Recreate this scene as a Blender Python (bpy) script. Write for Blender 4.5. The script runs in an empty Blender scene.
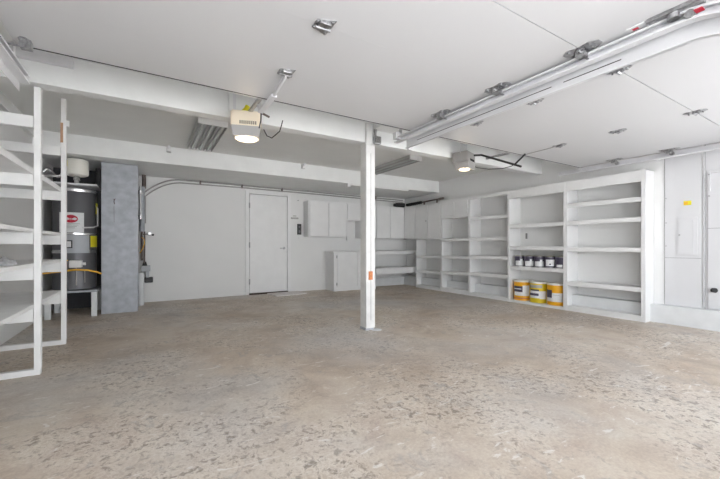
import bpy, bmesh, math, random
from mathutils import Vector, Matrix
random.seed(7)
PI = math.pi
sc = bpy.context.scene
COL = sc.collection

# ------------------------------------------------------------------ materials
def mat(name, col, rough=0.6, metal=0.0, var=0.04, vscale=3.0, bump=0.0, bscale=60.0, emit=None, estr=0, spec=0.5, trans=0):
    m = bpy.data.materials.new(name); m.use_nodes = True
    nt = m.node_tree; b = nt.nodes['Principled BSDF']
    b.inputs['Roughness'].default_value = rough
    b.inputs['Metallic'].default_value = metal
    b.inputs['Specular IOR Level'].default_value = spec
    b.inputs['Transmission Weight'].default_value = trans
    tc = nt.nodes.new('ShaderNodeTexCoord')
    if var > 0:
        n = nt.nodes.new('ShaderNodeTexNoise'); n.inputs['Scale'].default_value = vscale
        n.inputs['Detail'].default_value = 5
        nt.links.new(tc.outputs['Object'], n.inputs['Vector'])
        r = nt.nodes.new('ShaderNodeValToRGB')
        r.color_ramp.elements[0].position = .3; r.color_ramp.elements[1].position = .7
        r.color_ramp.elements[0].color = [c*(1-var) for c in col]+[1]
        r.color_ramp.elements[1].color = [min(1, c*(1+var)) for c in col]+[1]
        nt.links.new(n.outputs['Fac'], r.inputs['Fac'])
        nt.links.new(r.outputs['Color'], b.inputs['Base Color'])
    else:
        b.inputs['Base Color'].default_value = list(col)+[1]
    if bump > 0:
        n2 = nt.nodes.new('ShaderNodeTexNoise'); n2.inputs['Scale'].default_value = bscale
        nt.links.new(tc.outputs['Object'], n2.inputs['Vector'])
        bp = nt.nodes.new('ShaderNodeBump'); bp.inputs['Strength'].default_value = bump
        bp.inputs['Distance'].default_value = .004
        nt.links.new(n2.outputs['Fac'], bp.inputs['Height'])
        nt.links.new(bp.outputs['Normal'], b.inputs['Normal'])
    if emit:
        b.inputs['Emission Color'].default_value = list(emit)+[1]
        b.inputs['Emission Strength'].default_value = estr
    return m

M = {}
M['wall'] = mat('painted_wall', (.79, .79, .785), .6, var=.02, vscale=1.5, bump=.15, bscale=90)
M['panel'] = mat('panel_paint', (.68, .68, .695), .6, var=.02, vscale=1.5)
M['ceil'] = mat('painted_ceiling', (.84, .845, .83), .7, var=.02, bump=.15, bscale=70)
M['beam'] = mat('painted_beam', (.84, .85, .845), .55, var=.03, vscale=4, bump=.2, bscale=30)
M['door_panel'] = mat('overhead_door_skin', (.67, .67, .68), .45, var=.012, vscale=1.2, bump=.05, bscale=140)
M['white'] = mat('white_gloss_paint', (.80, .80, .80), .42, var=.025, vscale=5, bump=.1, bscale=40)
M['rack'] = mat('rack_paint', (.85, .85, .845), .5, var=.04, vscale=7, bump=.25, bscale=35)
M['post'] = mat('post_paint', (.74, .735, .725), .5, var=.09, vscale=8, bump=.3, bscale=30)
M['track'] = mat('painted_track', (.74, .74, .76), .4, .1, var=.05, vscale=6)
M['track_white'] = mat('track_white', (.72, .72, .735), .4, .1, var=.02)
M['zinc'] = mat('zinc_steel', (.42, .42, .43), .3, .9, var=.3, vscale=60)
M['galv'] = mat('galvanised_sheet', (.40, .42, .455), .5, .25, var=.14, vscale=11)
M['dark'] = mat('dark_gap', (.03, .03, .03), .8, var=0)
M['black'] = mat('black_plastic', (.02, .02, .022), .45, var=0)
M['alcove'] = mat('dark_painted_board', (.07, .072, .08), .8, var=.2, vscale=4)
M['wood'] = mat('bare_wood', (.45, .27, .17), .7, var=.15, vscale=20)
M['orange'] = mat('rust_orange', (.62, .22, .08), .6, var=.25, vscale=90)
M['cream'] = mat('cream_plastic', (.80, .70, .55), .45, var=.02)
M['greyp'] = mat('grey_plastic', (.36, .35, .34), .4, var=.05)
M['lamp'] = mat('lamp_glow', (1, .9, .75), .4, var=0, emit=(1, .82, .58), estr=.9)
M['tube_off'] = mat('fluorescent_glass', (.55, .57, .56), .2, var=.02)
M['reflector'] = mat('fixture_enamel', (.50, .51, .50), .35, var=.03)
M['concrete_paint'] = mat('painted_concrete', (.74, .755, .765), .6, var=.05, vscale=6, bump=.5, bscale=25)
M['tank'] = mat('heater_jacket', (.13, .13, .14), .4, .3, var=.1)
M['foil'] = mat('bright_foil', (.75, .75, .76), .22, .9, var=.15, vscale=40, bump=.8, bscale=50)
M['label'] = mat('paper_label', (.75, .76, .77), .6, var=.06, vscale=30)
M['grey_label'] = mat('grey_box', (.42, .44, .47), .5, .1, var=.06)
M['red'] = mat('red_mark', (.55, .02, .05), .5, var=0)
M['yellow'] = mat('yellow_mark', (.80, .72, .03), .5, var=.03)
M['hose_yellow'] = mat('yellow_hose', (.80, .45, .04), .45, var=.05)
M['bucket'] = mat('yellow_bucket', (.86, .42, .012), .38, var=.04)
M['bucket2'] = mat('lemon_bucket', (.72, .55, .02), .38, var=.06)
M['lid'] = mat('bucket_lid', (.82, .80, .74), .45, var=.03)
M['can'] = mat('tin_can', (.35, .34, .36), .3, .8, var=.2, vscale=30)
M['candark'] = mat('dark_can_wrap', (.06, .05, .09), .4, var=.3, vscale=30)
M['canlid'] = mat('can_lid', (.55, .52, .25), .3, .85, var=.2, vscale=30)
M['mat'] = mat('door_mat', (.76, .71, .69), .95, var=.12, vscale=60, bump=.8, bscale=200)
M['fabric'] = mat('grey_rag', (.42, .42, .43), .9, var=.3, vscale=40)
M['pipe'] = mat('painted_pipe', (.36, .35, .345), .45, .2, var=.1, vscale=15)
M['darkpipe'] = mat('weathered_pipe', (.16, .13, .12), .5, .4, var=.3, vscale=20)
M['threshold'] = mat('bronze_threshold', (.07, .05, .04), .5, .5, var=.1)
M['chrome'] = mat('chrome', (.6, .6, .6), .15, 1, var=0)
M['grout'] = mat('crack_line', (.25, .25, .25), .8, var=0)

def floor_mat():
    m = bpy.data.materials.new('worn_concrete'); m.use_nodes = True
    nt = m.node_tree; N = nt.nodes; L = nt.links; b = N['Principled BSDF']
    tc = N.new('ShaderNodeTexCoord')
    def noise(scale, detail=6, rough=.6, dist=0, off=0, st=(1, 1, 1)):
        mp = N.new('ShaderNodeMapping'); mp.inputs['Location'].default_value = (off, off*.7, 0)
        mp.inputs['Scale'].default_value = st
        L.new(tc.outputs['Object'], mp.inputs['Vector'])
        n = N.new('ShaderNodeTexNoise'); n.inputs['Scale'].default_value = scale
        n.inputs['Detail'].default_value = detail; n.inputs['Roughness'].default_value = rough
        n.inputs['Distortion'].default_value = dist
        L.new(mp.outputs['Vector'], n.inputs['Vector']); return n.outputs['Fac']
    def ramp(f, stops):
        r = N.new('ShaderNodeValToRGB'); e = r.color_ramp.elements
        while len(e) < len(stops): e.new(.5)
        for i, (p, c) in enumerate(stops):
            e[i].position = p; e[i].color = (c, c, c, 1) if not isinstance(c, tuple) else c+(1,)
        L.new(f, r.inputs['Fac']); return r.outputs['Color']
    def mix(f, a, c, mode='MIX'):
        x = N.new('ShaderNodeMix'); x.data_type = 'RGBA'; x.blend_type = mode
        if isinstance(f, float): x.inputs[0].default_value = f
        else: L.new(f, x.inputs[0])
        for s, v in ((x.inputs[6], a), (x.inputs[7], c)):
            if isinstance(v, tuple): s.default_value = v+(1,)
            else: L.new(v, s)
        return x.outputs[2]
    def math_(op, a, c):
        x = N.new('ShaderNodeMath'); x.operation = op; x.use_clamp = True
        for s, v in ((x.inputs[0], a), (x.inputs[1], c)):
            if isinstance(v, (int, float)): s.default_value = v
            else: L.new(v, s)
        return x.outputs[0]
    base = ramp(noise(.6, 5, .6, .6), [(.3, (.41, .31, .225)), (.5, (.58, .49, .40)), (.72, (.68, .62, .55))])
    # worn grey areas
    base = mix(ramp(noise(.5, 4, .55, .4, 11), [(.52, 0.0), (.68, .5)]), base, (.47, .46, .455))
    base = mix(.75, base, ramp(noise(2.6, 8, .7, 1.2, 3), [(.25, .34), (.5, .5), (.75, .64)]), 'OVERLAY')
    # flaked patches with sharp edges where the old sealer has come off
    area = ramp(noise(1.1, 5, .6, .5, 23), [(.44, 0.0), (.58, 1.0)])
    area2 = ramp(noise(1.0, 5, .6, .5, 53), [(.44, 0.0), (.60, 1.0)])
    fine = noise(21, 9, .72, .4, 5)
    fl = ramp(fine, [(.54, 0.0), (.60, 1.0)])
    base = mix(math_('MULTIPLY', math_('MULTIPLY', area, fl), .8), base, (.235, .195, .16))
    rim = ramp(fine, [(.42, 0.0), (.49, 1.0), (.53, 0.0)])
    base = mix(math_('MULTIPLY', math_('MULTIPLY', area, rim), .55), base, (.82, .76, .68))
    f3 = noise(9, 10, .74, .5, 71)
    base = mix(math_('MULTIPLY', math_('MULTIPLY', area2, ramp(f3, [(.56, 0.0), (.61, 1.0)])), .5), base, (.29, .25, .215))
    fl2 = ramp(noise(4.5, 9, .68, 1.0, 41), [(.58, 0.0), (.66, 1.0)])
    base = mix(math_('MULTIPLY', fl2, .42), base, (.33, .32, .315))
    sc1 = ramp(noise(3.4, 7, .65, 2.0, 61, (1, 2.6, 1)), [(.61, 0.0), (.65, 1.0)])
    base = mix(math_('MULTIPLY', sc1, .65), base, (.80, .77, .73))
    sky_sheen = ramp(noise(.33, 3, .5, .2, 87), [(.54, 0.0), (.66, .40)])  # blue-grey skylight reflection painted into the floor colour
    base = mix(sky_sheen, base, (.52, .53, .55))
    base = mix(.4, base, ramp(noise(60, 4, .7, 0, 9), [(.3, .33), (.7, .67)]), 'OVERLAY')
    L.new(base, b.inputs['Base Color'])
    rr = ramp(noise(3, 5, .6, .5, 31), [(.3, .36), (.7, .62)])
    L.new(rr, b.inputs['Roughness'])
    b.inputs['Specular IOR Level'].default_value = .45
    bp = N.new('ShaderNodeBump'); bp.inputs['Strength'].default_value = .25; bp.inputs['Distance'].default_value = .003
    L.new(noise(25, 6, .6, .3, 2), bp.inputs['Height']); L.new(bp.outputs['Normal'], b.inputs['Normal'])
    return m
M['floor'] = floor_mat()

# ------------------------------------------------------------------ builders
class MB:
    def __init__(s): s.bm = bmesh.new()
    def box(s, x0, x1, y0, y1, z0, z1, bev=0.0):
        t = bmesh.new()
        bmesh.ops.create_cube(t, size=1)
        for v in t.verts:
            v.co = Vector(((x0+x1)/2+v.co.x*(x1-x0), (y0+y1)/2+v.co.y*(y1-y0), (z0+z1)/2+v.co.z*(z1-z0)))
        if bev > 0:
            bmesh.ops.bevel(t, geom=t.edges[:], offset=bev, segments=2, affect='EDGES', profile=.6)
        s._add(t); return s
    def _add(s, t):
        me = bpy.data.meshes.new('tmp'); t.to_mesh(me); t.free(); s.bm.from_mesh(me); bpy.data.meshes.remove(me)
    def cyl(s, a, b, r, r2=None, seg=20, cap=True):
        a = Vector(a); b = Vector(b); d = b-a
        t = bmesh.new()
        bmesh.ops.create_cone(t, cap_ends=cap, segments=seg, radius1=r, radius2=r if r2 is None else r2, depth=d.length)
        q = d.to_track_quat('Z', 'Y').to_matrix().to_4x4()
        bmesh.ops.transform(t, matrix=Matrix.Translation((a+b)/2) @ q, verts=t.verts)
        s._add(t); return s
    def lathe(s, cx, cy, prof, seg=32):
        bm = s.bm; rings = []
        for r, z in prof:
            rings.append([bm.verts.new((cx+r*math.cos(2*PI*k/seg), cy+r*math.sin(2*PI*k/seg), z)) for k in range(seg)])
        for a, b in zip(rings, rings[1:]):
            for k in range(seg): bm.faces.new((a[k], a[(k+1) % seg], b[(k+1) % seg], b[k]))
        bm.faces.new(rings[0][::-1]); bm.faces.new(rings[-1]); return s
    def tube(s, pts, r, seg=10):
        pts = [Vector(p) for p in pts]
        bm = s.bm; rings = []; up = None
        for i, p in enumerate(pts):
            d = (pts[min(i+1, len(pts)-1)]-pts[max(i-1, 0)]).normalized()
            if up is None: up = d.orthogonal().normalized()
            up = (up-d*up.dot(d)).normalized(); w = d.cross(up)
            rings.append([bm.verts.new(p+(up*math.cos(2*PI*k/seg)+w*math.sin(2*PI*k/seg))*r) for k in range(seg)])
        for a, b in zip(rings, rings[1:]):
            for k in range(seg): bm.faces.new((a[k], a[(k+1) % seg], b[(k+1) % seg], b[k]))
        bm.faces.new(rings[0][::-1]); bm.faces.new(rings[-1]); return s
    def sweep(s, path, prof, side):
        """profile (n, h) swept along path; n along `side`, h along path-normal"""
        bm = s.bm; rings = []; side = Vector(side)
        P_ = [Vector(p) for p in path]
        for i, p in enumerate(P_):
            d = (P_[min(i+1, len(P_)-1)]-P_[max(i-1, 0)]).normalized()
            n = side.cross(d).normalized()
            rings.append([bm.verts.new(p+side*a+n*h) for a, h in prof])
        k_ = len(prof)
        for a, b in zip(rings, rings[1:]):
            for k in range(k_): bm.faces.new((a[k], a[(k+1) % k_], b[(k+1) % k_], b[k]))
        bm.faces.new(rings[0][::-1]); bm.faces.new(rings[-1]); return s
    def poly(s, pts, axis, t):
        """extruded polygon: pts 3d, extruded by vector"""
        bm = s.bm; e = Vector(axis)*t
        a = [bm.verts.new(Vector(p)) for p in pts]; b = [bm.verts.new(Vector(p)+e) for p in pts]
        n = len(a); bm.faces.new(a[::-1]); bm.faces.new(b)
        for k in range(n): bm.faces.new((a[k], a[(k+1) % n], b[(k+1) % n], b[k]))
        return s

def worg(o):
    v = Vector((0, 0, 0))
    while o: v += Vector(o.location); o = o.parent
    return v
def build(name, mb, m, parent=None, smooth=False, origin=None):
    bm = mb.bm
    bmesh.ops.recalc_face_normals(bm, faces=bm.faces)
    if parent is not None: off = worg(parent)
    elif origin is not None: off = Vector(origin)
    else:
        xs = [v.co for v in bm.verts]
        off = Vector(((min(v.x for v in xs)+max(v.x for v in xs))/2, (min(v.y for v in xs)+max(v.y for v in xs))/2, min(v.z for v in xs)))
    for v in bm.verts: v.co -= off
    me = bpy.data.meshes.new(name); bm.to_mesh(me); bm.free()
    me.materials.append(m if not isinstance(m, str) else M[m])
    if smooth:
        for p in me.polygons: p.use_smooth = True
        try: me.set_sharp_from_angle(angle=math.radians(38))
        except Exception: pass
    o = bpy.data.objects.new(name, me); COL.objects.link(o)
    if parent is not None: o.parent = parent
    else: o.location = off
    return o
def tag(o, label, cat, group=None):
    o['label'] = label; o['category'] = cat
    if group: o['group'] = group
    return o
def thing(name, loc, label, cat, group=None):
    o = bpy.data.objects.new(name, None); COL.objects.link(o); o.location = loc; o.empty_display_size = .1
    return tag(o, label, cat, group)
def struct(name, mb, m, parent=None, label=None, cat=None):
    o = build(name, mb, m, parent, origin=(0, 0, 0) if parent is None else None)
    if parent is None: o['kind'] = 'structure'; 
    if label: o['label'] = label; o['category'] = cat
    return o
def B(*a, **k): return MB().box(*a, **k)
def copy_tree(o, loc):
    c = o.copy(); COL.objects.link(c); c.location = loc
    for ch in o.children:
        d = ch.copy(); COL.objects.link(d); d.parent = c
        for g in ch.children:
            e = g.copy(); COL.objects.link(e); e.parent = d
    return c
def text(name, s, size, m, parent, loc, rot, ext=.0006):
    cu = bpy.data.curves.new('t', 'FONT'); cu.body = s; cu.size = size; cu.extrude = ext
    cu.align_x = 'CENTER'; cu.align_y = 'CENTER'
    t = bpy.data.objects.new('t', cu); COL.objects.link(t)
    bpy.context.view_layer.update()
    me = bpy.data.meshes.new_from_object(t.evaluated_get(bpy.context.evaluated_depsgraph_get()))
    bpy.data.objects.remove(t); me.materials.clear(); me.materials.append(M[m])
    o = bpy.data.objects.new(name, me); COL.objects.link(o)
    o.parent = parent; o.location = Vector(loc)-worg(parent); o.rotation_euler = rot
    return o

# ------------------------------------------------------------------ setting
XL, XR, YB, ZC, YF = -1.27, 5.80, 7.29, 2.50, 0.20
XN = 5.86   # wall plane inside the shelf niche
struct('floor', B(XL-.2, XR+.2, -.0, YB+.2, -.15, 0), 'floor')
struct('ceiling', B(XL-.2, XR+.2, -.0, YB+.2, ZC, ZC+.15), 'ceil')
struct('wall_left', B(XL-.15, XL, 0, YB+.15, 0, ZC), 'wall')
struct('wall_right', B(XR, XR+.20, 0, 1.972, 0, ZC).box(XR, XR+.20, 1.972, YB, 2.002, ZC).box(XN, XR+.20, 1.972, YB+.15, 0, 2.002), 'wall')
struct('wall_back', B(XL, 1.75, YB, YB+.15, 0, ZC).box(2.59, XN, YB, YB+.15, 0, ZC).box(1.75, 2.59, YB, YB+.15, 2.075, ZC).box(1.70, 2.65, YB+.10, YB+.16, 0, 2.1), 'wall')
# front wall: two garage openings, pier between, header above
struct('wall_front', B(XL, -.62, .10, YF, 0, ZC).box(2.27, 2.50, .10, YF, 0, ZC).box(5.50, XR, .10, YF, 0, ZC).box(-.62, 5.50, .10, YF, 2.17, ZC), 'wall')
# dropped soffit at the back
struct('trim_1', B(XL, XR, 6.02, YB, 2.24, ZC), 'beam')
# main beam over the post
struct('trim_2', B(XL, XR, 3.53, 3.66, 2.235, ZC), 'beam')
struct('trim_3', B(XL, XL+.05, 3.68, 5.92, 2.38, ZC), 'beam')
struct('trim_4', B(XL, XR, 3.66, 3.70, 2.30, ZC), 'beam')
# dark painted recess behind the heater
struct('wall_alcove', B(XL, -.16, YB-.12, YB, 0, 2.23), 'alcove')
struct('baseboard_right', B(5.69, XR, .20, 1.972, 0, .235, bev=.004).box(5.69, XN, 1.972, YB, 0, .235), 'concrete_paint')
struct('baseboard_back', B(4.505, 5.69, YB-.10, YB, 0, .20, bev=.006), 'concrete_paint')
# outside
dm = mat('driveway_concrete', (.60, .60, .60), .8, var=.06, vscale=2)
struct('floor_driveway', B(-14, 20, -26, 0, -.17, -.02), dm)

# entry door
t = thing('door_1', (2.17, YB, 0), 'white flush entry door with steel lever in the back wall', 'door'); t['kind'] = 'structure'
build('door_slab', B(1.775, 2.565, YB-.012, YB+.03, .035, 2.06, bev=.003), 'white', t)
build('door_frame', B(1.695, 1.765, YB-.022, YB+.03, 0, 2.13, bev=.004).box(2.575, 2.645, YB-.022, YB+.03, 0, 2.13, bev=.004).box(1.765, 2.575, YB-.022, YB+.03, 2.07, 2.13, bev=.004), 'white', t)
build('threshold', B(1.76, 2.58, YB-.04, YB+.04, 0, .032), 'threshold', t)
for z in (.27, 1.02, 1.83):
    build('hinge', B(1.757, 1.783, YB-.030, YB-.012, z-.055, z+.055).cyl((1.768, YB-.032, z-.055), (1.768, YB-.032, z+.055), .008, seg=8), 'zinc', t)
hm = MB().cyl((2.50, YB-.012, .955), (2.50, YB-.022, .955), .028).cyl((2.50, YB-.02, .955), (2.50, YB-.065, .955), .011).tube([(2.505, YB-.06, .955), (2.46, YB-.062, .957), (2.40, YB-.06, .955)], .009)
build('door_handle', hm, 'zinc', t, smooth=True)
build('latch_plate', B(2.566, 2.573, YB-.016, YB, .87, 1.02), 'zinc', t)

# wall seam left of door
t = thing('wall_seam_batten', (1.66, YB, 0), 'thin vertical seam strip on the back wall left of the entry door', 'trim')
build('strip', B(1.672, 1.690, YB-.012, YB, 0, 2.17), 'beam', t)
# sign and keypad
t = thing('wall_keypad', (2.845, YB, 1.25), 'black opener keypad on the back wall right of the entry door', 'keypad')
build('body', B(2.80, 2.89, YB-.028, YB, 1.25, 1.485, bev=.006), 'black', t)
build('button', B(2.825, 2.865, YB-.034, YB-.028, 1.40, 1.44, bev=.002), 'tank', t)
build('button', B(2.825, 2.865, YB-.034, YB-.028, 1.29, 1.35, bev=.002), 'tank', t)
t = thing('wall_lettering', (2.74, YB, 1.58), 'small black two-line lettering on the back wall above the keypad', 'sign')
mb = MB()
for i in range(7): mb.box(2.66+i*.025, 2.678+i*.025, YB-.004, YB, 1.588, 1.625)
build('lower_line', mb, 'greyp', t)
mb = MB()
for i in range(4): mb.box(2.705+i*.02, 2.718+i*.02, YB-.004, YB, 1.645, 1.668)
build('upper_line', mb, 'greyp', t)
tag(build('wall_hook', MB().cyl((2.82, YB, 2.0), (2.82, YB-.03, 2.0), .009), 'zinc'), 'tiny metal hook high on the back wall between door and cabinets', 'hook')
tag(build('wall_outlet', B(2.84, 2.875, YB-.01, YB, 1.15, 1.20, bev=.002), 'white'), 'small white wire outlet just under the black keypad', 'outlet')
# door mat
mm = MB().poly([(2.17, 6.74, .001), (2.83, 6.82, .001), (2.80, 7.22, .001), (2.12, 7.22, .001)], (0, 0, 1), .02)
tag(build('door_mat', mm, 'mat'), 'thin grey-beige mat on the floor before the entry door', 'mat')

# ------------------------------------------------------------------ post
t = thing('support_post', (2.26, 3.56, 0), 'white painted wooden post in the middle holding up the beam', 'post')
build('shaft', B(2.20, 2.325, 3.49, 3.625, .025, 2.20, bev=.006).poly([(2.20,3.49,2.195),(2.20,3.625,2.195),(2.20,3.625,2.234),(2.20,3.52,2.234)],(1,0,0),.125), 'post', t)
build('top_tongue', B(2.205, 2.29, 3.50, 3.529, 2.18, 2.46, bev=.008), 'post', t)
build('base_shoe', B(2.20, 2.31, 3.50, 3.63, 0, .03), 'galv', t)
build('floor_pad', MB().lathe(2.335, 3.475, [(.065, 0), (.05, .005), (.02, .007)], 14), 'concrete_paint', t)
build('crack', B(2.262, 2.267, 3.4885, 3.492, .12, 2.1), 'grout', t)
o = build('block', B(2.232, 2.283, 3.476, 3.49, .60, .70, bev=.002), 'orange', t); o['label'] = 'rust orange block'
t = thing('junction_box', (2.36, 3.5, 2.24), 'grey junction box on the beam beside the post top', 'box')
build('box', B(2.315, 2.40, 3.47, 3.529, 2.225, 2.315, bev=.004), 'zinc', t)
build('conduit', MB().cyl((2.338, 3.505, 2.315), (2.338, 3.505, 2.39), .016).cyl((2.338, 3.505, 2.37), (2.338, 3.505, 2.40), .022), 'zinc', t, smooth=True)
tag(build('hanger_plate', B(-.84, -.50, 3.49, 3.529, 2.39, 2.499, bev=.003), 'track_white'), 'bright white plate on the beam above the left rack', 'bracket')
tag(build('joint_cleat', B(.66, .74, 3.50, 3.53, 2.30, 2.47, bev=.003), 'beam'), 'small white cleat on the beam behind the left opener', 'bracket')

# ------------------------------------------------------------------ garage doors overhead
def hinge_mb(x, y, z, w=.12, L=.10):
    m = MB()
    m.poly([(x-w/2, y-L*.35, z), (x-w*.22, y-L*.62, z), (x+w*.22, y-L*.62, z), (x+w/2, y-L*.35, z), (x+w*.36, y, z), (x+w/2, y+L*.35, z), (x+w*.22, y+L*.55, z), (x-w*.22, y+L*.55, z), (x-w/2, y+L*.35, z), (x-w*.36, y, z)], (0, 0, -1), .005)
    m.cyl((x-w*.36, y, z-.017), (x+w*.36, y, z-.017), .011, seg=10)
    for dx in (-.3, .3):
        for dy in (-.36, .34):
            m.cyl((x+dx*w, y+dy*L, z-.004), (x+dx*w, y+dy*L, z-.013), .008, seg=6)
    m.box(x-w*.24, x+w*.24, y-.03, y+.006, z-.02, z-.005)
    return m
def fan_hinge(x, y, z):
    m = MB().poly([(x-.045, y-.035, z), (x+.05, y-.07, z), (x+.05, y+.065, z), (x-.045, y+.035, z)], (0, 0, -1), .005)
    m.box(x-.03, x+.03, y-.05, y-.012, z-.022, z-.004, bev=.004).cyl((x-.04, y, z-.016), (x+.045, y, z-.016), .010, seg=10)
    for dx, dy in ((-.035, -.025), (-.035, .025), (.038, -.055), (.038, .05)): m.cyl((x+dx, y+dy, z-.004), (x+dx, y+dy, z-.012), .008, seg=6)
    return m
ZP = 2.17
joints = [2.765, 2.278, 1.69, 1.10, .56]
def garage_door(x0, x1, label, centre, sides):
    t = thing('garage_door', ((x0+x1)/2, 1.7, ZP), label, 'garage door', 'raised overhead doors')
    for a, b in zip(joints[1:], joints):
        g = .0035 if abs(b-1.10) < .01 or abs(a-1.10) < .01 else .0
        m = MB().box(x0, x1, a+(.004 if abs(a-1.10) < .01 else .0003), b-(.002 if b < 1.2 else .0003), ZP, ZP+.045)
        build('door_section', m, 'door_panel', t)
    build('top_seal', B(x0+.05, x1, joints[0], joints[0]+.008, ZP-.003, ZP+.045), 'black', t)
    build('end_rail', B(x0, x1-.01, joints[0]+.008, joints[0]+.03, ZP+.0, ZP+.045), 'track_white', t)
    for y in joints[1:4]:
        for x in centre:
            build('hinge', hinge_mb(x, y, ZP, .085, .13) if x > 2 else fan_hinge(x, y, ZP), 'zinc', t)
        for x, s in sides:
            if s < 0: y = y+.42 if y > 2 else y
            m = hinge_mb(x, y, ZP, .10, .17) if s > 0 else hinge_mb(x, y, ZP, .05, .08)
            m.cyl((x, y, ZP-.035), (x+s*.10, y, ZP-.035), .006, seg=8)
            m.cyl((x+s*.085, y, ZP-.035), (x+s*.115, y, ZP-.035), .024, seg=16)
            m.box(x-.02, x+.03, y-.025, y+.025, ZP-.045, ZP)
            build('roller_hinge', m, 'zinc', t, smooth=False)
    return t
ld = garage_door(-.655, 2.275, 'left overhead garage door raised flat below the ceiling', [.79], [(2.205, 1), (-.60, -1)])
rd = garage_door(2.43, 5.50, 'right overhead garage door raised flat below the ceiling', [4.08], [(5.40, 1)])
for y in joints[1:4]:
    build('hinge', hinge_mb(2.675, y, ZP, .055, .12), 'zinc', rd)
# bottom fixtures by the opening
build('bottom_bracket', B(2.20, 2.27, .57, .78, ZP-.02, ZP, bev=.004).cyl((2.23, .68, ZP-.045), (2.23, .68, ZP-.02), .025).cyl((2.23, .62, ZP-.05), (2.27, .62, ZP-.05), .02), 'zinc', ld)
o = build('warning_tag', B(2.205, 2.26, .79, .87, ZP-.008, ZP-.001), 'label', ld)
build('tag_spot', B(2.22, 2.24, .825, .85, ZP-.010, ZP-.008), 'red', o)
build('warning_tag', B(2.21, 2.25, .57, .60, ZP-.055, ZP-.051), 'red', ld)

# tracks
def track_path(x, yend, zc, r=.42, ys=.66):
    p = [(x, yend, zc), (x, (yend+ys)/2, zc)]
    for k in range(0, 17):
        a = PI/2*k/16
        p.append((x, ys-r*math.sin(a), zc-r+r*math.cos(a)))
    p.append((x, ys-r, .02)); return p
def track(name, x, s, yend, zc, label, h=.055, d=.05, r=.42, ys=.66, extra=None, deep=True):
    """C channel opening towards s"""
    t = thing(name, (x, yend, zc), label, 'door track')
    w = .003
    # section in (side, normal) coordinates; web on the far side
    prof = [(-s*0, -h/2), (s*d, -h/2), (s*d, -h/2+.012), (s*d-s*w, -h/2+.012), (s*d-s*w, -h/2+w), (s*w, -h/2+w), (s*w, h/2-w), (s*d-s*w, h/2-w), (s*d-s*w, h/2-.012), (s*d, h/2-.012), (s*d, h/2), (0, h/2)]
    build('channel', MB().sweep(track_path(x, yend, zc, r, ys), prof, (1, 0, 0)), 'track', t)
    return t
lt = track('door_track', 2.29, -1, 3.0, 2.125, 'left-hand one of the two steel door tracks meeting at the post')
rt = track('door_track', 2.36, 1, 2.92, 2.115, 'right-hand one of the two door tracks beside the post, with a wide white angle')
# wide white carrier angle with curved end
def band(x0, x1, h0, h1, ys, ye, r):
    p = track_path((x0+x1)/2, ye, 2.09, r, ys); w = (x1-x0)/2
    return MB().sweep(p, [(-w, h0), (w, h0), (w, h1), (-w, h1)], (1, 0, 0))
build('carrier_angle', band(2.345, 2.353, -.062, .058, .66, 2.92, .42), 'track_white', rt)
build('upper_flange', band(2.325, 2.353, .050, .058, .66, 2.92, .42), 'track_white', rt)
build('lower_flange', band(2.345, 2.375, -.062, -.055, .66, 2.92, .42), 'track', rt)
build('slot', B(2.3435, 2.3448, 1.36, 2.75, 2.078, 2.083), 'dark', rt)
build('slot', B(2.3435, 2.3448, .95, 1.28, 2.078, 2.083), 'dark', rt)
build('end_bracket', B(2.36, 2.41, 2.90, 2.93, 2.02, 2.14, bev=.003), 'track_white', rt)
hb = B(2.30, 2.345, 3.44, 3.53, 2.22, 2.31)
build('hanger_strap', B(2.291, 2.297, 2.93, 2.98, 2.12, ZC), 'track', lt)
build('end_block', B(2.225, 2.29, 2.94, 3.0, 2.13, 2.20, bev=.003), 'track_white', lt)
build('hanger_strap', B(2.354, 2.360, 2.84, 2.88, 2.15, ZC), 'track', rt)
rr = track('door_track', 5.56, -1, 3.10, 2.13, 'steel door track running along the top of the right wall')
build('wall_angle', B(5.565, 5.60, .8, 3.05, 2.15, 2.165).box(5.565, 5.572, .8, 3.05, 2.10, 2.165), 'track_white', rr)
build('wall_bracket', B(5.56, 5.80, 2.72, 2.76, 2.13, 2.16), 'track', rr)
build('wall_bracket', B(5.56, 5.80, 1.90, 1.94, 2.13, 2.16), 'track', rr)
build('end_bracket', B(5.50, 5.60, 2.77, 2.80, 2.14, 2.20), 'track_white', rr)
lf = track('door_track', -.705, 1, 3.05, 2.075, 'steel door track running above the left storage rack')
build('carrier_angle', B(-.709, -.7055, .9, 3.05, 1.99, 2.10), 'track_white', lf)
build('hanger_strap', B(-.715, -.709, 2.95, 2.99, 2.05, ZC), 'track', lf)
tag(build('hanger_block', B(2.32, 2.62, 3.20, 3.53, ZC-.10, ZC-.0, bev=.004), 'beam'), 'white wood block on the beam right of the post top', 'block')

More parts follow.
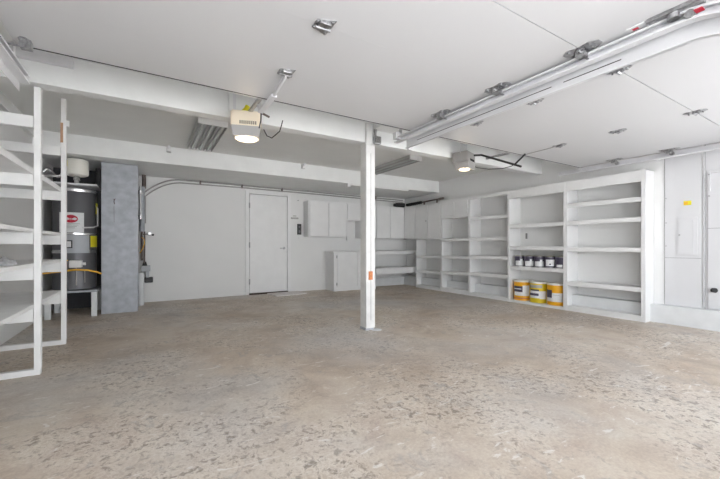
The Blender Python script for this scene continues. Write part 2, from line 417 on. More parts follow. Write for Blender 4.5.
# ------------------------------------------------------------------ openers
def opener(x, y, z, rot, lit_side, label, first):
    t = thing('door_opener', (x, y, z), label, 'garage door opener', 'garage door openers')
    p = bpy.data.objects
    def L_(name, mb, m, sm=False, par=None):
        # mb built in local coordinates -> rotate about z by rot and move
        R = Matrix.Translation((x, y, z)) @ Matrix.Rotation(rot, 4, 'Z')
        bmesh.ops.transform(mb.bm, matrix=R, verts=mb.bm.verts)
        return build(name, mb, m, par or t, smooth=sm)
    # local: -y faces the camera
    m = MB(); pts = [(-.135, -.09), (.135, -.09), (.12, .14), (-.12, .14)]
    m.poly([(a, b, .02) for a, b in pts], (0, 0, 1), .15)
    bmesh.ops.bevel(m.bm, geom=m.bm.edges[:], offset=.012, segments=2, affect='EDGES')
    hs = L_('housing', m, 'cream' if first else 'greyp', True)
    m = MB()
    for k in range(9): m.box(-.055+k*.017, -.047+k*.017, -.0935, -.089, .045, .075)
    L_('vent_slots', m, 'dark', False, hs)
    # tapered lens cover under the housing, lit bottom
    m = MB(); bm = m.bm
    a = [bm.verts.new(v) for v in ((-.13, -.095, .03), (.13, -.095, .03), (.12, .12, .03), (-.12, .12, .03))]
    b = [bm.verts.new(v) for v in ((-.112, -.088, -.06), (.112, -.088, -.06), (.10, .10, -.06), (-.10, .10, -.06))]
    for k in range(4): bm.faces.new((a[k], a[(k+1) % 4], b[(k+1) % 4], b[k]))
    bm.faces.new(a[::-1]); bm.faces.new(b)
    L_('lens_cover', m, 'greyp')
    m = MB()
    if first: m.lathe(0, 0, [(.104, -.056), (.104, -.066), (.085, -.078), (.03, -.084)], 28)
    else: m.lathe(0, 0, [(.085, -.055), (.085, -.066), (.07, -.076), (.03, -.08)], 28)
    if first:
        for v in m.bm.verts: v.co.y *= .85
    else:
        for v in m.bm.verts: v.co.x = v.co.x*.95-.035; v.co.y *= .85
    L_('light_lens', m, 'lamp', True)
    return t, L_
lo, L1 = opener(.785, 3.33, 2.06, -.30, 0, 'cream garage door opener with glowing lens hanging before the beam at left', True)
L1('hanger_strap', MB().box(-.13, -.105, .10, .104, .15, .44), 'track')
L1('hanger_strap', MB().box(.10, .125, .10, .104, .15, .44), 'track')
L1('motor_shaft', MB().cyl((-.02, -.02, .165), (.01, -.01, .235), .022).cyl((-.02, -.02, .165), (.01, -.01, .20), .035), 'yellow', True)
build('rail', B(.785, .815, .35, 3.30, 2.222, 2.245), 'zinc', lo)
build('door_arm', MB().tube([(.795, 2.28, 2.15), (.80, 2.6, 2.115), (.80, 2.92, 2.13), (.80, 3.0, 2.2)], .012).box(.78, .82, 2.55, 2.92, 2.105, 2.125), 'track', lo)
build('release_cord', MB().tube([(.81, 2.93, 2.15), (.81, 2.945, 2.05), (.80, 2.96, 1.99)], .006), 'black', lo)
build('power_cord', MB().tube([(.935, 3.30, 2.10), (.96, 3.28, 2.04), (1.0, 3.26, 2.02), (1.04, 3.26, 2.06), (1.08, 3.27, 2.10), (1.10, 3.28, 2.16), (1.12, 3.3, 2.22)], .005), 'black', lo)
build('lever', MB().tube([(.87, 3.22, 2.23), (.96, 3.2, 2.19)], .010), 'darkpipe', lo)
ro, L2 = opener(3.77, 3.40, 2.12, .35, 1, 'grey garage door opener with side light hanging from the beam at right', False)
L2('hanger_bracket', MB().box(-.13, -.105, .02, .024, .15, .36).box(.08, .105, .02, .024, .15, .36).box(-.13, .105, .02, .024, .28, .30).box(-.13, .105, .02, .024, .34, .36), 'track_white')
build('rail', B(4.07, 4.10, .35, 3.30, 2.222, 2.245), 'zinc', ro)
build('door_arm', MB().tube([(3.86, 3.36, 2.26), (3.98, 3.30, 2.27), (4.06, 3.05, 2.15), (4.08, 2.76, 2.015)], .014), 'black', ro)
build('arm_fork', MB().tube([(4.055, 2.84, 2.05), (4.08, 2.70, 2.165)], .011), 'black', ro)
build('power_cord', MB().tube([(3.90, 3.40, 2.14), (3.95, 3.35, 2.10), (4.0, 3.2, 2.055), (4.03, 3.0, 2.03), (4.05, 2.88, 2.04), (4.06, 2.82, 2.065)], .005), 'black', ro)
build('release_cord', MB().tube([(4.09, 2.70, 2.16), (4.08, 2.45, 2.16), (4.08, 2.28, 2.165)], .004), 'greyp', ro)

# ------------------------------------------------------------------ fluorescent fixtures
def fixture(x0, x1, y0, y1, n, label):
    t = thing('ceiling_light_fixture', ((x0+x1)/2, (y0+y1)/2, ZC), label, 'ceiling light', 'unlit tube light fixtures')
    build('housing', B(x0, x1, y0, y1, ZC-.045, ZC, bev=.004), 'reflector', t)
    build('end_cap', B(x0-.004, x1+.004, y0-.022, y0, ZC-.075, ZC, bev=.003), 'white', t)
    build('end_cap', B(x0-.004, x1+.004, y1, y1+.022, ZC-.075, ZC, bev=.003), 'white', t)
    for k in range(n):
        xc = x0+(x1-x0)*(k+.5)/n
        build('tube', MB().cyl((xc, y0+.01, ZC-.058), (xc, y1-.01, ZC-.058), .019, seg=14), 'tube_off', t, smooth=True)
    for k in range(n+1):
        xc = x0+(x1-x0)*k/n
        build('fin', B(xc-.004, xc+.004, y0, y1, ZC-.072, ZC-.045), 'greyp' , t)
fixture(.50, .82, 4.45, 5.70, 3, 'wide unlit fluorescent fixture on the ceiling behind the left opener')
fixture(3.68, 3.92, 4.50, 5.85, 2, 'unlit fluorescent fixture on the ceiling right of the post')
for x, lb in ((.268, 'small white cap hook on the ceiling by the soffit, left one'), (2.42, 'small white cap hook on the ceiling by the soffit, right one')):
    t = thing('cap_hook', (x, 5.95, 2.38), lb, 'hook')
    build('cap', B(x-.03, x+.03, 5.95, 6.02, 2.41, 2.492, bev=.006), 'white', t)
    build('knob', MB().cyl((x, 5.95, 2.475), (x, 5.92, 2.475), .02), 'track', t)
t = thing('surface_box', (3.42, 6.0, 2.2), 'white surface box and raceway under the soffit left of the post', 'box')
build('box', B(3.37, 3.44, 6.03, 6.10, 2.175, 2.24, bev=.004), 'white', t)
build('raceway', B(3.44, 4.9, 6.03, 6.09, 2.205, 2.24, bev=.003), 'white', t)

# ------------------------------------------------------------------ conduits along the back wall
def arc(p0, p1, p2, n=10):
    p0, p1, p2 = map(Vector, (p0, p1, p2))
    return [(1-k/n)**2*p0+2*(1-k/n)*(k/n)*p1+(k/n)**2*p2 for k in range(n+1)]
yb = YB-.03
c1 = [(-.07, yb, 1.5)]+arc((-.07, yb, 1.93), (.20, yb, 2.20), (.48, yb, 2.222))+[(1.6, yb, 2.222), (3, yb, 2.218), (5.7, yb, 2.19)]
c2 = [(-.04, yb, 1.4)]+arc((-.04, yb, 1.88), (.22, yb, 2.14), (.50, yb, 2.168))+[(1.6, yb, 2.175), (3, yb, 2.17), (5.7, yb, 2.14)]
tag(build('conduit', MB().tube(c1, .013), 'pipe', smooth=True), 'upper grey pipe running along the top of the back wall', 'pipe')
tag(build('conduit', MB().tube(c2, .011), 'pipe', smooth=True), 'lower thin pipe running along the top of the back wall', 'pipe')
for x, lb in ((.85, 'pipe clamp on the wall pipes above the blank wall'), (1.62, 'pipe clamp on the wall pipes at the left corner of the door'), (2.45, 'pipe clamp on the wall pipes over the right side of the door'), (4.85, 'pipe clamp on the wall pipes right of the post')):
    tag(build('pipe_clamp', B(x-.012, x+.012, YB-.05, YB, 2.165, 2.235, bev=.003), 'darkpipe'), lb, 'clamp', 'pipe clamps on the back wall')

# ------------------------------------------------------------------ upper cabinets
def doors_y(t, xs, y, z0, z1, m='white', knobs=None, th=.018):
    for i, (a, b) in enumerate(zip(xs, xs[1:])):
        d = build('door', B(a+.005, b-.005, y-th, y+.008, z0, z1, bev=.002), m, t)
        if knobs and knobs[i] is not None:
            kx, kz = knobs[i]
            build('knob', MB().cyl((kx, y-th, kz), (kx, y-th-.022, kz), .011), 'greyp', d)
def doors_x(t, ys, x, z0, z1, m='white', knobs=None, th=.018):
    for i, (a, b) in enumerate(zip(ys, ys[1:])):
        d = build('door', B(x-th, x+.008, a+.012, b-.012, z0, z1, bev=.002), m, t)
        if knobs and knobs[i] is not None:
            ky, kz = knobs[i]
            build('knob', MB().cyl((x-th, ky, kz), (x-th-.022, ky, kz), .011), 'greyp', d)
t = thing('wall_cabinet', (3.42, 7.14, 1.2), 'white two-door wall cabinet nearest the entry door', 'cabinet')
build('body', B(2.95, 3.885, 7.012, YB, 1.20, 1.985, bev=.003), 'white', t)
doors_y(t, [2.97, 3.423, 3.88], 7.0, 1.22, 1.955)
t = thing('wall_cabinet', (4.08, 7.14, 1.59), 'short white wall cabinet left of the post, shorter than its neighbours', 'cabinet')
build('body', B(3.89, 4.275, 7.012, YB, 1.59, 1.985, bev=.003), 'white', t)
doors_y(t, [3.895, 4.27], 7.0, 1.61, 1.955)
build('hanging_strip', B(3.885, 3.90, 6.99, 7.02, 1.13, 1.60), 'white', t)
t = thing('wall_cabinet', (4.9, 7.14, 1.18), 'white three-door wall cabinet on the back wall right of the post', 'cabinet')
build('body', B(4.28, 5.54, 7.012, YB, 1.18, 1.975, bev=.003), 'white', t)
doors_y(t, [4.29, 4.69, 5.10, 5.535], 7.0, 1.20, 1.95)
t = thing('wall_cabinet', (5.68, 6.4, 1.18), 'white three-door wall cabinet on the right wall in the far corner', 'cabinet')
build('body', B(5.566, XN, 5.695, 7.27, 1.18, 1.975, bev=.003), 'white', t)
doors_x(t, [5.71, 6.13, 6.56, 6.98], 5.55, 1.20, 1.955, knobs=[None, (6.16, 1.58), None])

# base cabinet
t = thing('base_cabinet', (4.0, 7.07, 0), 'white two-door base cabinet on the floor behind the post', 'cabinet')
build('body', B(3.49, 4.50, 6.87, YB-.001, .0, .85, bev=.003), 'white', t)
build('countertop', B(3.46, 4.51, 6.845, YB-.001, .85, .88, bev=.004), 'white', t)
build('kick_board', B(3.50, 4.50, 6.855, 6.87, 0, .07), 'white', t)
doors_y(t, [3.56, 4.09, 4.48], 6.87, .09, .83)
for z in (.16, .76): build('hinge', B(3.553, 3.566, 6.845, 6.87, z-.03, z+.03), 'zinc', t)
# corner bench shelves
t = thing('bench_shelf', (5.1, 7.0, .5), 'white two-tier bench shelf between the post and the corner', 'shelf')
build('shelf_board', B(4.51, XN, 6.80, YB, .86, .885), 'white', t)
build('front_lip', B(4.51, XN, 6.78, 6.80, .80, .885, bev=.003), 'white', t)
build('shelf_board', B(4.51, XN, 6.74, YB, .455, .48), 'white', t)
build('front_lip', B(4.51, XN, 6.72, 6.74, .34, .48, bev=.003), 'white', t)
build('end_support', B(4.51, 4.545, 6.80, YB-.1, 0, .86), 'white', t)

# ------------------------------------------------------------------ right wall shelving
XF = 5.55
def bay(y0, y1, zb, shelves, ztop, label, mid_door=None, zopen=1.93, wl=.03, wr=.03):
    t = thing('shelf_unit', (5.68, (y0+y1)/2, 0), label, 'shelf unit', 'built-in shelf units on the right wall')
    build('side_panel', B(XF, XN, y0, y0+wl, 0, ztop, bev=.002), 'white', t)
    build('side_panel', B(XF, XN, y1-wr, y1, 0, ztop, bev=.002), 'white', t)
    build('top_fascia', B(XF-.004, XF+.02, y0, y1, zopen, ztop, bev=.002), 'white', t)
    build('top_panel', B(XF+.02, XN, y0+wl, y1-wr, ztop-.02, ztop-.001), 'white', t)
    build('kick_board', B(XF+.004, XF+.024, y0+wl, y1-wr, 0, zb-.022), 'white', t)
    build('bottom_shelf', B(XF-.002, XR-.112, y0+wl, y1-wr, zb-.022, zb, bev=.002), 'white', t)
    for z in shelves:
        s = build('shelf', B(XF+.02, XN, y0+wl, y1-wr, z-.022, z), 'white', t)
        build('shelf_lip', B(XF+.002, XF+.022, y0+wl, y1-wr, z-.062, z, bev=.003), 'white', s)
    return t
b1 = bay(5.692, 6.55, .075, [.42, .77], 1.178, 'farthest built-in shelf unit in the corner, below the tall cabinet doors', zopen=1.15)
b2 = bay(4.907, 5.690, .09, [.45, .79, 1.16], 1.995, 'narrow built-in shelf unit with two small doors at its top', zopen=1.90)
build('cabinet_floor', B(XF, XR, 4.937, 5.66, 1.60, 1.63, bev=.002), 'white', b2)
doors_x(b2, [4.93, 5.30, 5.67], XF, 1.635, 1.935)
b3 = bay(3.995, 4.905, .065, [.475, .81, 1.165, 1.575], 1.998, 'empty built-in shelf unit immediately left of the paint buckets')
b4 = bay(3.005, 3.993, .045, [.642, .994, 1.381], 1.999, 'built-in shelf unit holding yellow paint buckets and paint cans', zopen=1.845, wr=.012)
b5 = bay(1.975, 3.003, .08, [.452, .98, 1.384, 1.65], 2.0, 'widest built-in shelf unit at the near end of the right wall', zopen=1.85, wl=.05)
build('back_outlet', B(XN-.012, XN, 3.84, 3.87, 1.13, 1.23), 'grout', b4)

# hose on the cabinets in the corner
t = thing('coiled_hose', (5.62, 6.6, 1.975), 'dark coiled hose with black nozzle on top of the corner cabinets', 'hose')
pts = []
for k in range(160):
    f = k/159; pts.append((5.63+.035*math.cos(k*1.2), 7.0-f*.55, 2.04+.030*math.sin(k*1.2)+.01*f))
build('hose', MB().tube(pts, .009, 8), 'black', t, smooth=True)
build('nozzle', MB().cyl((5.36, 7.10, 2.035), (5.58, 7.04, 2.035), .055).cyl((5.31, 7.115, 2.035), (5.36, 7.10, 2.035), .04), 'black', t, smooth=True)
t = thing('iron_pipe', (5.62, 6.1, 1.976), 'rusty pipe with end fitting on top of the tall corner cabinets', 'pipe')
build('pipe', MB().tube([(5.64, 6.42, 2.05), (5.63, 6.1, 2.06), (5.62, 5.80, 2.062)], .018), 'darkpipe', t, smooth=True)
build('fitting', MB().cyl((5.62, 5.82, 2.062), (5.62, 5.70, 2.062), .026).cyl((5.62, 5.90, 1.976), (5.62, 5.90, 2.055), .02).cyl((5.64, 6.35, 1.976), (5.64, 6.35, 2.045), .02), 'darkpipe', t, smooth=True)

# ------------------------------------------------------------------ buckets and cans
def wrap(cx, cy, r, z0, z1, a0, a1, n=14, t=.0016):
    m = MB(); bm = m.bm; g = []
    for k in range(n+1):
        a = a0+(a1-a0)*k/n
        g.append([bm.verts.new((cx+q*math.cos(a), cy+q*math.sin(a), z)) for q, z in ((r+.0004, z0), (r+t, z0), (r+t, z1), (r+.0004, z1))])
    for p, q in zip(g, g[1:]):
        for k in range(4): bm.faces.new((p[k], p[(k+1) % 4], q[(k+1) % 4], q[k]))
    bm.faces.new(g[0][::-1]); bm.faces.new(g[-1]); return m
D = math.radians
ZB4 = .045
def bucket(y, m, label, kind):
    cx = 5.703; r = .146; z = ZB4+.001
    t = thing('paint_bucket', (cx, y, z), label, 'paint bucket', 'five gallon paint buckets')
    R0 = r-.004
    build('body', MB().lathe(cx, y, [(R0-.004, z), (R0, z+.004), (r-.003, z+.30), (r-.001, z+.325), (r-.004, z+.33)], 40), m, t, smooth=True)
    build('lid', MB().lathe(cx, y, [(r+.001, z+.322), (r+.003, z+.328), (r+.003, z+.352), (r-.006, z+.356), (r-.02, z+.35), (.02, z+.35)], 40), 'lid', t, smooth=True)
    rr = r-.001
    # direction to the viewer is roughly 210..235 degrees
    c = 180+math.degrees(math.atan2(y, cx))
    def w(n, mt, a0, a1, z0, z1, dt=0): return build(n, wrap(cx, y, rr+dt, z+z0, z+z1, D(c+a0), D(c+a1)), mt, t)
    if kind == 0:
        w('label', 'label', 0, 46, .085, .265); w('dark_label', 'candark', -70, 0, .15, .25); w('label', 'label', -65, 0, .085, .148); w('print_band', 'label', -66, -8, .195, .21, .002)
        w('stripe', 'orange', -80, 70, .03, .05)
    elif kind == 1:
        w('label', 'label', -62, 45, .08, .20); w('dark_label', 'candark', -70, -2, .12, .16, .002); w('dark_label', 'candark', -60, 0, .20, .225); w('grey_band', 'greyp', -70, 20, .25, .30)
        w('label', 'label', 4, 44, .07, .17, .002)
    else:
        w('label', 'label', -70, 35, .06, .20); w('dark_label', 'candark', -72, -28, .12, .245, .002); w('label', 'label', 48, 70, .12, .2); w('print_band', 'greyp', -20, 15, .165, .17, .002)
    return t
bucket(3.830, 'bucket', 'orange-yellow paint bucket at the left end of the bottom shelf', 0)
bucket(3.525, 'bucket2', 'lemon yellow paint bucket in the middle of the three', 1)
bucket(3.220, 'bucket', 'orange-yellow paint bucket at the right end of the bottom shelf', 2)
def can(y, label, wrapm, x=5.66, kind=0):
    z = .6425; r = .083
    t = thing('paint_can', (x, y, z), label, 'paint can', 'gallon paint cans')
    build('body', MB().lathe(x, y, [(r, z), (r+.002, z+.004), (r, z+.008), (r, z+.178), (r+.002, z+.184), (r, z+.188), (r-.008, z+.185)], 32), 'can', t, smooth=True)
    build('lid', MB().lathe(x, y, [(r-.010, z+.184), (r-.012, z+.190), (r-.02, z+.187), (.01, z+.187)], 32), 'canlid', t, smooth=True)
    c = 180+math.degrees(math.atan2(y, x))
    o = build('label', wrap(x, y, r, z+.012, z+.170, D(c-100), D(c+100), 24), wrapm, t)
    if kind == 0:
        build('print_patch', wrap(x, y, r+.002, z+.016, z+.10, D(c-52), D(c+48)), 'label', o)
        build('print_patch', wrap(x, y, r+.002, z+.10, z+.13, D(c+5), D(c+30)), 'label', o)
    elif kind == 1:
        build('print_patch', wrap(x, y, r+.002, z+.03, z+.135, D(c-45), D(c+45)), 'label', o)
        build('print_patch', wrap(x, y, r+.004, z+.05, z+.07, D(c-8), D(c+8)), 'candark', o)
    else:
        build('print_patch', wrap(x, y, r+.002, z+.02, z+.06, D(c-50), D(c+10)), 'label', o)
    m = MB(); m.tube([(x, y-r-.004, z+.14), (x-.05, y-r*.7, z+.075), (x-r-.006, y, z+.055), (x-.05, y+r*.7, z+.075), (x, y+r+.004, z+.14)], .0018, 6)
    build('handle', m, 'can', t)
can(3.855, 'paint can at the left end of the upper shelf', 'candark')
can(3.672, 'second paint can from the left on the upper shelf', 'candark')
can(3.489, 'middle paint can of the five on the upper shelf', 'candark')
can(3.306, 'fourth paint can from the left, its pale label bearing a dark dot', 'candark', kind=1)
can(3.124, 'dark paint can at the right end of the upper shelf', 'candark', kind=2)

# ------------------------------------------------------------------ right wall panels
t = thing('plywood_panel', (5.79, 1.67, .235), 'tall white panel holding the breaker box beside the shelves', 'wall panel')
build('sheet', B(XR-.014, XR, 1.495, 1.852, .238, 2.49, bev=.001), 'panel', t)
build('shadow_gap', B(XR-.003, XR, 1.852, 1.860, .238, 2.48), 'grout', t)
mb = MB()
for z in (1.0, 1.30, 1.62):
    mb.cyl((XR-.014, 1.838, z), (XR-.018, 1.838, z), .007)
build('screw', mb, 'zinc', t)
build('seam', B(XR-.0155, XR-.014, 1.50, 1.85, .846, .850), 'grout', t)
t = thing('breaker_box', (5.78, 1.63, .90), 'flush white breaker box door set in the wall panel', 'electrical panel')
build('rim', B(XR-.022, XR-.014, 1.532, 1.735, .885, 1.36, bev=.003), 'panel', t)
build('door', B(XR-.029, XR-.022, 1.565, 1.715, .905, 1.335, bev=.002), 'panel', t)
build('latch', MB().cyl((XR-.029, 1.70, 1.14), (XR-.036, 1.70, 1.14), .010), 'zinc', t)
t = thing('warning_label', (5.785, 1.626, 1.51), 'small yellow sticker on the wall above the breaker box', 'sticker')
build('sticker', B(XR-.0165, XR-.014, 1.59, 1.664, 1.512, 1.566), 'yellow', t)
build('print', B(XR-.018, XR-.0165, 1.622, 1.66, 1.518, 1.555), 'hose_yellow', t)
t = thing('utility_panel', (5.78, 1.15, .235), 'white framed panel with a black knob at the right edge', 'wall panel')
build('sheet', B(XR-.012, XR, .60, 1.480, .238, 2.49, bev=.001), 'panel', t)
build('edge_batten', B(XR-.02, XR-.012, 1.468, 1.480, .238, 2.49, bev=.001), 'panel', t)
build('shadow_gap', B(XR-.0135, XR-.012, 1.462, 1.468, .238, 2.48), 'grout', t)
build('raised_board', B(XR-.028, XR-.012, .62, 1.438, .25, 1.63, bev=.002), 'panel', t)
build('upper_frame', B(XR-.03, XR-.012, 1.415, 1.44, 1.66, 1.90, bev=.002).box(XR-.03, XR-.012, .62, 1.415, 1.875, 1.90, bev=.002), 'panel', t)
build('seam', B(XR-.0295, XR-.028, .62, 1.438, 1.21, 1.2145), 'grout', t)
build('knob', MB().cyl((XR-.028, 1.385, .475), (XR-.075, 1.385, .475), .020).cyl((XR-.055, 1.385, .475), (XR-.075, 1.36, .475), .028), 'black', t, smooth=True)
build('screw', MB().cyl((XR-.028, 1.425, 1.60), (XR-.034, 1.425, 1.60), .010).cyl((XR-.03, 1.425, 1.86), (XR-.035, 1.425, 1.86), .007), 'zinc', t)

# ------------------------------------------------------------------ left storage rack
t = thing('storage_rack', (-1.0, 3.6, 0), 'white painted wooden storage rack of five shelves along the left wall', 'storage rack')
XA = -.755  # front plane of posts
posts = [(2.28, 2.235), (3.615, 2.235), (4.60, 2.50)]
for y, zt in posts:
    build('post', B(XA, XA+.040, y, y+.055, .045, zt-.002, bev=.003), 'rack', t)
for y, _ in posts:
    build('floor_runner', B(XL, XA+.038, y-.0, y+.05, 0, .045, bev=.003), 'rack', t)
levels = [(.52, .105), (.838, .10), (1.105, .09), (1.553, .09)]
for z, h in levels:
    build('shelf_board', B(XL, XA-.002, 2.2, 4.66, z, z+.045 if z > 1.2 else z+.028, bev=.002), 'rack', t)
    for y, _ in posts:
        build('cross_member', B(XL, XA-.003, y+.002, y+.040, z-h, z, bev=.003), 'rack', t)
for y, _ in posts:
    build('cross_member', B(XL, XA-.003, y+.002, y+.040, 1.915, 2.005, bev=.003), 'rack', t)
o = build('bare_patch', B(XA-.004, XA+.018, 4.597, 4.612, 2.05, 2.25), 'wood', t); o['label'] = 'bare unpainted wood patch'
build('notch_block', B(XA+.040, XA+.065, 4.60, 4.64, 2.22, 2.28, bev=.003), 'rack', t)
# rag on the fourth shelf
bm_ = MB(); bmesh.ops.create_icosphere(bm_.bm, subdivisions=4, radius=1)
for v in bm_.bm.verts:
    n = math.sin(v.co.x*7+v.co.y*3)*.12+math.sin(v.co.y*11+v.co.x*5)*.10+math.sin(v.co.x*17-v.co.y*13)*.06
    v.co = Vector((-.865+v.co.x*.08, 3.34+v.co.y*.09, .867+max(0, v.co.z)*(.045+n*.08)))
tag(build('rag', bm_, 'fabric', smooth=True), 'crumpled grey rag lying on a shelf of the left rack', 'rag')

# ------------------------------------------------------------------ water heater corner
t = thing('heater_stand', (-.91, 6.5, 0), 'pale grey metal stand under the water heater', 'stand')
build('top_tray', B(-1.20, -.62, 6.22, 6.86, .345, .375, bev=.004), 'galv', t)
for x in (-1.195, -.69):
    for y in (6.23, 6.80):
        build('leg', B(x, x+.065, y, y+.05, 0, .345, bev=.003), 'concrete_paint', t)
t = thing('water_heater', (-.91, 6.53, .376), 'dark tank water heater with labels standing in the left back corner', 'water heater')
hx, hy, hr = -.91, 6.52, .255
build('tank', MB().lathe(hx, hy, [(hr-.02, .376), (hr, .39), (hr, 1.75), (hr-.01, 1.78), (hr-.05, 1.81), (.05, 1.84)], 48), 'tank', t, smooth=True)
build('top_collar', MB().lathe(hx, hy, [(hr+.004, 1.77), (hr+.008, 1.80), (hr-.02, 1.83), (.10, 1.86)], 48), 'foil', t, smooth=True)
build('drain_pan_top', B(hx-.33, hx+.28, hy-.25, hy+.25, 1.86, 1.885, bev=.004), 'track', t)
for z in (.90,):
    build('strap', MB().lathe(hx, hy, [(hr+.001, z), (hr+.006, z), (hr+.006, z+.045), (hr+.001, z+.045)], 48), 'foil', t, smooth=True)
build('strap', MB().lathe(hx, hy, [(hr+.001, 1.16), (hr+.004, 1.16), (hr+.004, 1.185), (hr+.001, 1.185)], 48), 'foil', t, smooth=True)
hc = 180+math.degrees(math.atan2(hy, hx))
def hw(n, m_, a0, a1, z0, z1, dt=0, par=None): return build(n, wrap(hx, hy, hr+dt, z0, z1, D(hc+a0), D(hc+a1), 18), m_, par or t)
lb = hw('label', 'label', -40, 22, 1.19, 1.47, .006)
# oval mark and lettering on the curved label
oc = hc-10
m = MB(); bm = m.bm; c0 = bm.verts.new((hx+(hr+.0095)*math.cos(D(oc)), hy+(hr+.0095)*math.sin(D(oc)), 1.38)); ring = []
for k in range(24):
    a = oc+17*math.cos(2*PI*k/24); ring.append(bm.verts.new((hx+(hr+.0095)*math.cos(D(a)), hy+(hr+.0095)*math.sin(D(a)), 1.38+.055*math.sin(2*PI*k/24))))
for k in range(24): bm.faces.new((c0, ring[k], ring[(k+1) % 24]))
build('oval_mark', m, 'red', lb)
rad = D(oc)
text('lettering', 'Rheem', .052, 'label', t, (hx+(hr+.018)*math.cos(rad), hy+(hr+.018)*math.sin(rad), 1.38), (PI/2, 0, rad+PI/2))
for k, z in enumerate((1.31, 1.29, 1.27, 1.25)):
    hw('print_line', 'greyp', -30, 12-4*k, z, z+.006, .0078, lb)
hw('control_cover', 'grey_label', -30, 35, .90, 1.155, .02)
hw('control_window', 'black', -24, -6, .97, 1.08, .022)
hw('control_window', 'label', -21, -9, .985, 1.065, .024)
hw('yellow_label', 'yellow', 42, 78, .985, 1.145, .003)
hw('yellow_label', 'yellow', 62, 75, 1.47, 1.63, .012)
build('side_pipe', MB().tube([(hx+.235*math.cos(D(hc+70)), hy+.26*math.sin(D(hc+70)), 1.62), (hx+.28*math.cos(D(hc+68)), hy+.28*math.sin(D(hc+68)), 1.55), (hx+.28*math.cos(D(hc+68)), hy+.28*math.sin(D(hc+68)), 1.30), (hx+.29*math.cos(D(hc+45)), hy+.29*math.sin(D(hc+45)), 1.27), (hx+.28*math.cos(D(hc+18)), hy+.28*math.sin(D(hc+18)), 1.26)], .011), 'track_white', t, smooth=True)
build('gas_valve', B(hx-.02, hx+.12, hy-hr-.09, hy-hr+.01, .70, .80, bev=.01).cyl((hx+.12, hy-hr-.05, .75), (hx+.16, hy-hr-.05, .75), .02), 'white', t)
build('drain_pipe', MB().tube([(hx+.05, hy-hr-.02, .7), (hx+.05, hy-hr-.02, .45)], .008).tube([(hx+.14, hy-hr+.02, .66), (hx+.14, hy-hr+.02, .48)], .006), 'greyp', t)
gp = [(-1.25, 6.15, .63), (-1.05, 6.13, .65), (-.85, 6.12, .675), (-.72, 6.13, .665), (-.62, 6.18, .63), (-.58, 6.27, .60)]
tag(build('gas_hose', MB().tube(gp, .012), 'hose_yellow', smooth=True), 'yellow flexible gas hose in front of the water heater', 'hose')
tag(build('copper_line', MB().tube([(-1.25, 6.2, .80), (-1.0, 6.2, .805), (-.95, 6.24, .80)], .008), 'hose_yellow', smooth=True), 'thin yellow line above the gas hose beside the rack', 'pipe')
t = thing('expansion_tank', (-.87, 6.4, 1.90), 'cream cylindrical tank above the water heater under the soffit', 'tank')
ex, ey = -.86, 6.30
build('shell', MB().lathe(ex, ey, [(.10, 1.985), (.128, 2.0), (.135, 2.02), (.135, 2.19), (.128, 2.21), (.09, 2.225)], 40), 'lid', t, smooth=True)
build('neck', MB().cyl((ex, ey, 1.885), (ex, ey, 1.99), .03).cyl((ex, ey, 1.93), (ex, ey, 1.96), .045, seg=6), 'chrome', t)
c = 180+math.degrees(math.atan2(ey, ex))
build('label', wrap(ex, ey, .135, 2.10, 2.18, D(c-70), D(c-48)), 'yellow', t)
t = thing('flexible_water_line', (-1.15, 6.5, 1.9), 'braided flexible water line above the heater behind the rack', 'pipe')
pp = []
for k in range(40):
    f = k/39; pp.append((-1.25+.30*f, 6.45, 2.03+.05*math.sin(f*9)))
build('hose', MB().tube(pp, .018), 'foil', t, smooth=True)
build('hose', MB().tube([(-1.25, 6.4, 1.97), (-1.1, 6.4, 1.98), (-1.02, 6.42, 2.0)], .016), 'foil', t, smooth=True)
tag(build('vent_pipe', MB().cyl((-.66, 6.9, 1.3), (-.66, 6.9, 2.225), .05), 'tank', smooth=True), 'dark vent pipe between the tank and the grey column', 'pipe')
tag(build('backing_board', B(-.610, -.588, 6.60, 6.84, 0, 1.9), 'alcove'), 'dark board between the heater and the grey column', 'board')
# grey sheet-metal column
t = thing('metal_column', (-.36, 6.5, 0), 'tall grey sheet-metal column beside the water heater', 'column')
build('casing', B(-.585, -.135, 6.34, 6.82, 0, 2.229, bev=.004), 'galv', t)
build('corner_seam', B(-.15, -.131, 6.335, 6.36, 0.01, 2.2), 'galv', t)
build('dent_mark', MB().tube([(-.425, 6.338, 1.62), (-.432, 6.338, 1.66), (-.428, 6.338, 1.70)], .006, 6).tube([(-.43, 6.339, 1.35), (-.433, 6.339, 1.60)], .0022, 6).tube([(-.44, 6.338, 1.70), (-.425, 6.338, 1.68), (-.415, 6.338, 1.705)], .004, 6), 'darkpipe', t)
# pipes right of the column
tag(build('duct_pipe', MB().cyl((-.09, 7.1, 1.25), (-.09, 7.1, 2.02), .042).cyl((-.09, 7.1, 1.90), (-.09, 7.1, 1.93), .047), 'galv', smooth=True), 'grey vertical pipe right of the metal column', 'pipe')
tag(build('vent_pipe', MB().cyl((-.06, 7.12, 2.0), (-.06, 7.12, 2.229), .03), 'darkpipe', smooth=True), 'dark short pipe under the soffit right of the metal column', 'pipe')
t = thing('white_conduit', (-.13, 6.95, 1.3), 'thin white pipe with clamps right of the metal column', 'pipe')
build('pipe', MB().cyl((-.108, 6.88, 1.45), (-.108, 6.88, 2.0), .012), 'white', t)
build('clamp', MB().cyl((-.108, 6.88, 1.45), (-.108, 6.88, 1.52), .028).cyl((-.108, 6.88, 1.86), (-.108, 6.88, 1.93), .028), 'foil', t)
tag(build('copper_pipe', MB().tube([(-.09, 7.12, .75), (-.09, 7.12, 1.25)], .020).tube([(-.055, 7.1, .70), (-.05, 7.1, 1.25)], .013), 'darkpipe', smooth=True), 'dark weathered pipes below the grey pipe by the column', 'pipe')
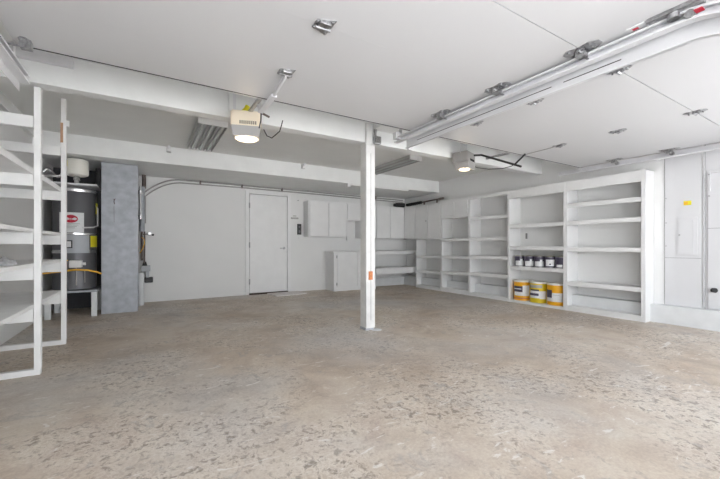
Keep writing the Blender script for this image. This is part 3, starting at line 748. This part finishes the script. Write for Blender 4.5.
tag(build('yellow_cable', MB().tube([(-.12, 7.05, .88), (-.08, 7.04, .95), (-.05, 7.04, 1.05), (-.06, 7.04, 1.12), (-.09, 7.05, 1.15)], .007), 'hose_yellow', smooth=True), 'short yellow cable looped over the dark pipes', 'cable')
tag(build('white_cylinder', MB().lathe(-.105, 6.95, [(.045, 0), (.05, .01), (.05, .52), (.035, .55), (.015, .56)], 24), 'concrete_paint', smooth=True), 'pale upright cylinder on the floor right of the column', 'cylinder')
t = thing('wall_pump', (-.03, 7.15, .40), 'small grey box with a black base fixed low on the back wall', 'pump')
build('box', B(-.10, .035, 7.12, YB, .56, .66, bev=.006).box(-.03, .015, 7.15, YB, .44, .58), 'grey_label', t)
build('base', B(-.055, .075, 7.13, YB, .36, .45, bev=.015), 'black', t)
build('head', MB().cyl((-.05, 7.12, .66), (-.05, 7.12, .73), .04, .02), 'black', t)
t = thing('wall_spigot', (.02, YB, 1.21), 'small black-handled spigot on the back wall near the column', 'spigot')
build('pipe', MB().tube([(-.08, 7.20, 1.20), (-.02, 7.20, 1.21), (.06, 7.19, 1.20)], .010), 'darkpipe', t, smooth=True)
build('body', B(.0, .05, 7.17, YB, 1.19, 1.25, bev=.004), 'zinc', t)
build('handle', MB().cyl((.06, 7.19, 1.20), (.09, 7.19, 1.195), .018), 'black', t)

# ------------------------------------------------------------------ light
w = bpy.data.worlds.new('sky'); sc.world = w; w.use_nodes = True
nt = w.node_tree; bg = nt.nodes['Background']
# sky, made brightest towards the horizon to lift the back wall
tcw = nt.nodes.new('ShaderNodeTexCoord'); sx = nt.nodes.new('ShaderNodeSeparateXYZ'); nt.links.new(tcw.outputs['Generated'], sx.inputs[0])
rw = nt.nodes.new('ShaderNodeValToRGB'); nt.links.new(sx.outputs['Z'], rw.inputs['Fac'])
rw.color_ramp.elements[0].position = 0; rw.color_ramp.elements[0].color = (.96, .985, 1, 1)
rw.color_ramp.elements[1].position = .7; rw.color_ramp.elements[1].color = (.42, .46, .52, 1)
nt.links.new(rw.outputs['Color'], bg.inputs['Color']); bg.inputs['Strength'].default_value = 2.75
def area(name, loc, rot, sx, sy, e, col=(1, 1, 1)):
    l = bpy.data.lights.new(name, 'AREA'); l.shape = 'RECTANGLE'; l.size = sx; l.size_y = sy; l.energy = e; l.color = col
    o = bpy.data.objects.new(name, l); COL.objects.link(o); o.location = loc; o.rotation_euler = rot; return o
# bulbs inside the openers
for (x, y, z) in ((.785, 3.33, 1.90), (3.72, 3.36, 1.98)):
    l = bpy.data.lights.new('opener_bulb', 'POINT'); l.energy = 1.2; l.color = (1, .84, .62); l.shadow_soft_size = .08
    o = bpy.data.objects.new('opener_bulb', l); COL.objects.link(o); o.location = (x, y, z)

# sunlight added over the roof; its driveway bounce brightens the ceiling
sl = bpy.data.lights.new('bounce_sun', 'SUN'); sl.energy = 22; sl.angle = .01; sl.color = (1, .98, .96)
so = bpy.data.objects.new('bounce_sun', sl); COL.objects.link(so); so.rotation_euler = (-math.radians(38), 0, math.radians(8))
# ------------------------------------------------------------------ camera
cam = bpy.data.cameras.new('camera'); co = bpy.data.objects.new('camera', cam); COL.objects.link(co)
cam.sensor_width = 36; cam.lens = 36*350/720; cam.shift_y = 6.5/720; cam.clip_start = .02
co.location = (0, 0, 1.0); co.rotation_euler = (PI/2, 0, -math.radians(31.2))
sc.camera = co
vs = sc.view_settings
vs.view_transform = 'Standard'; vs.look = 'None'; vs.gamma = 1; vs.use_curve_mapping = False; vs.exposure = 0.82
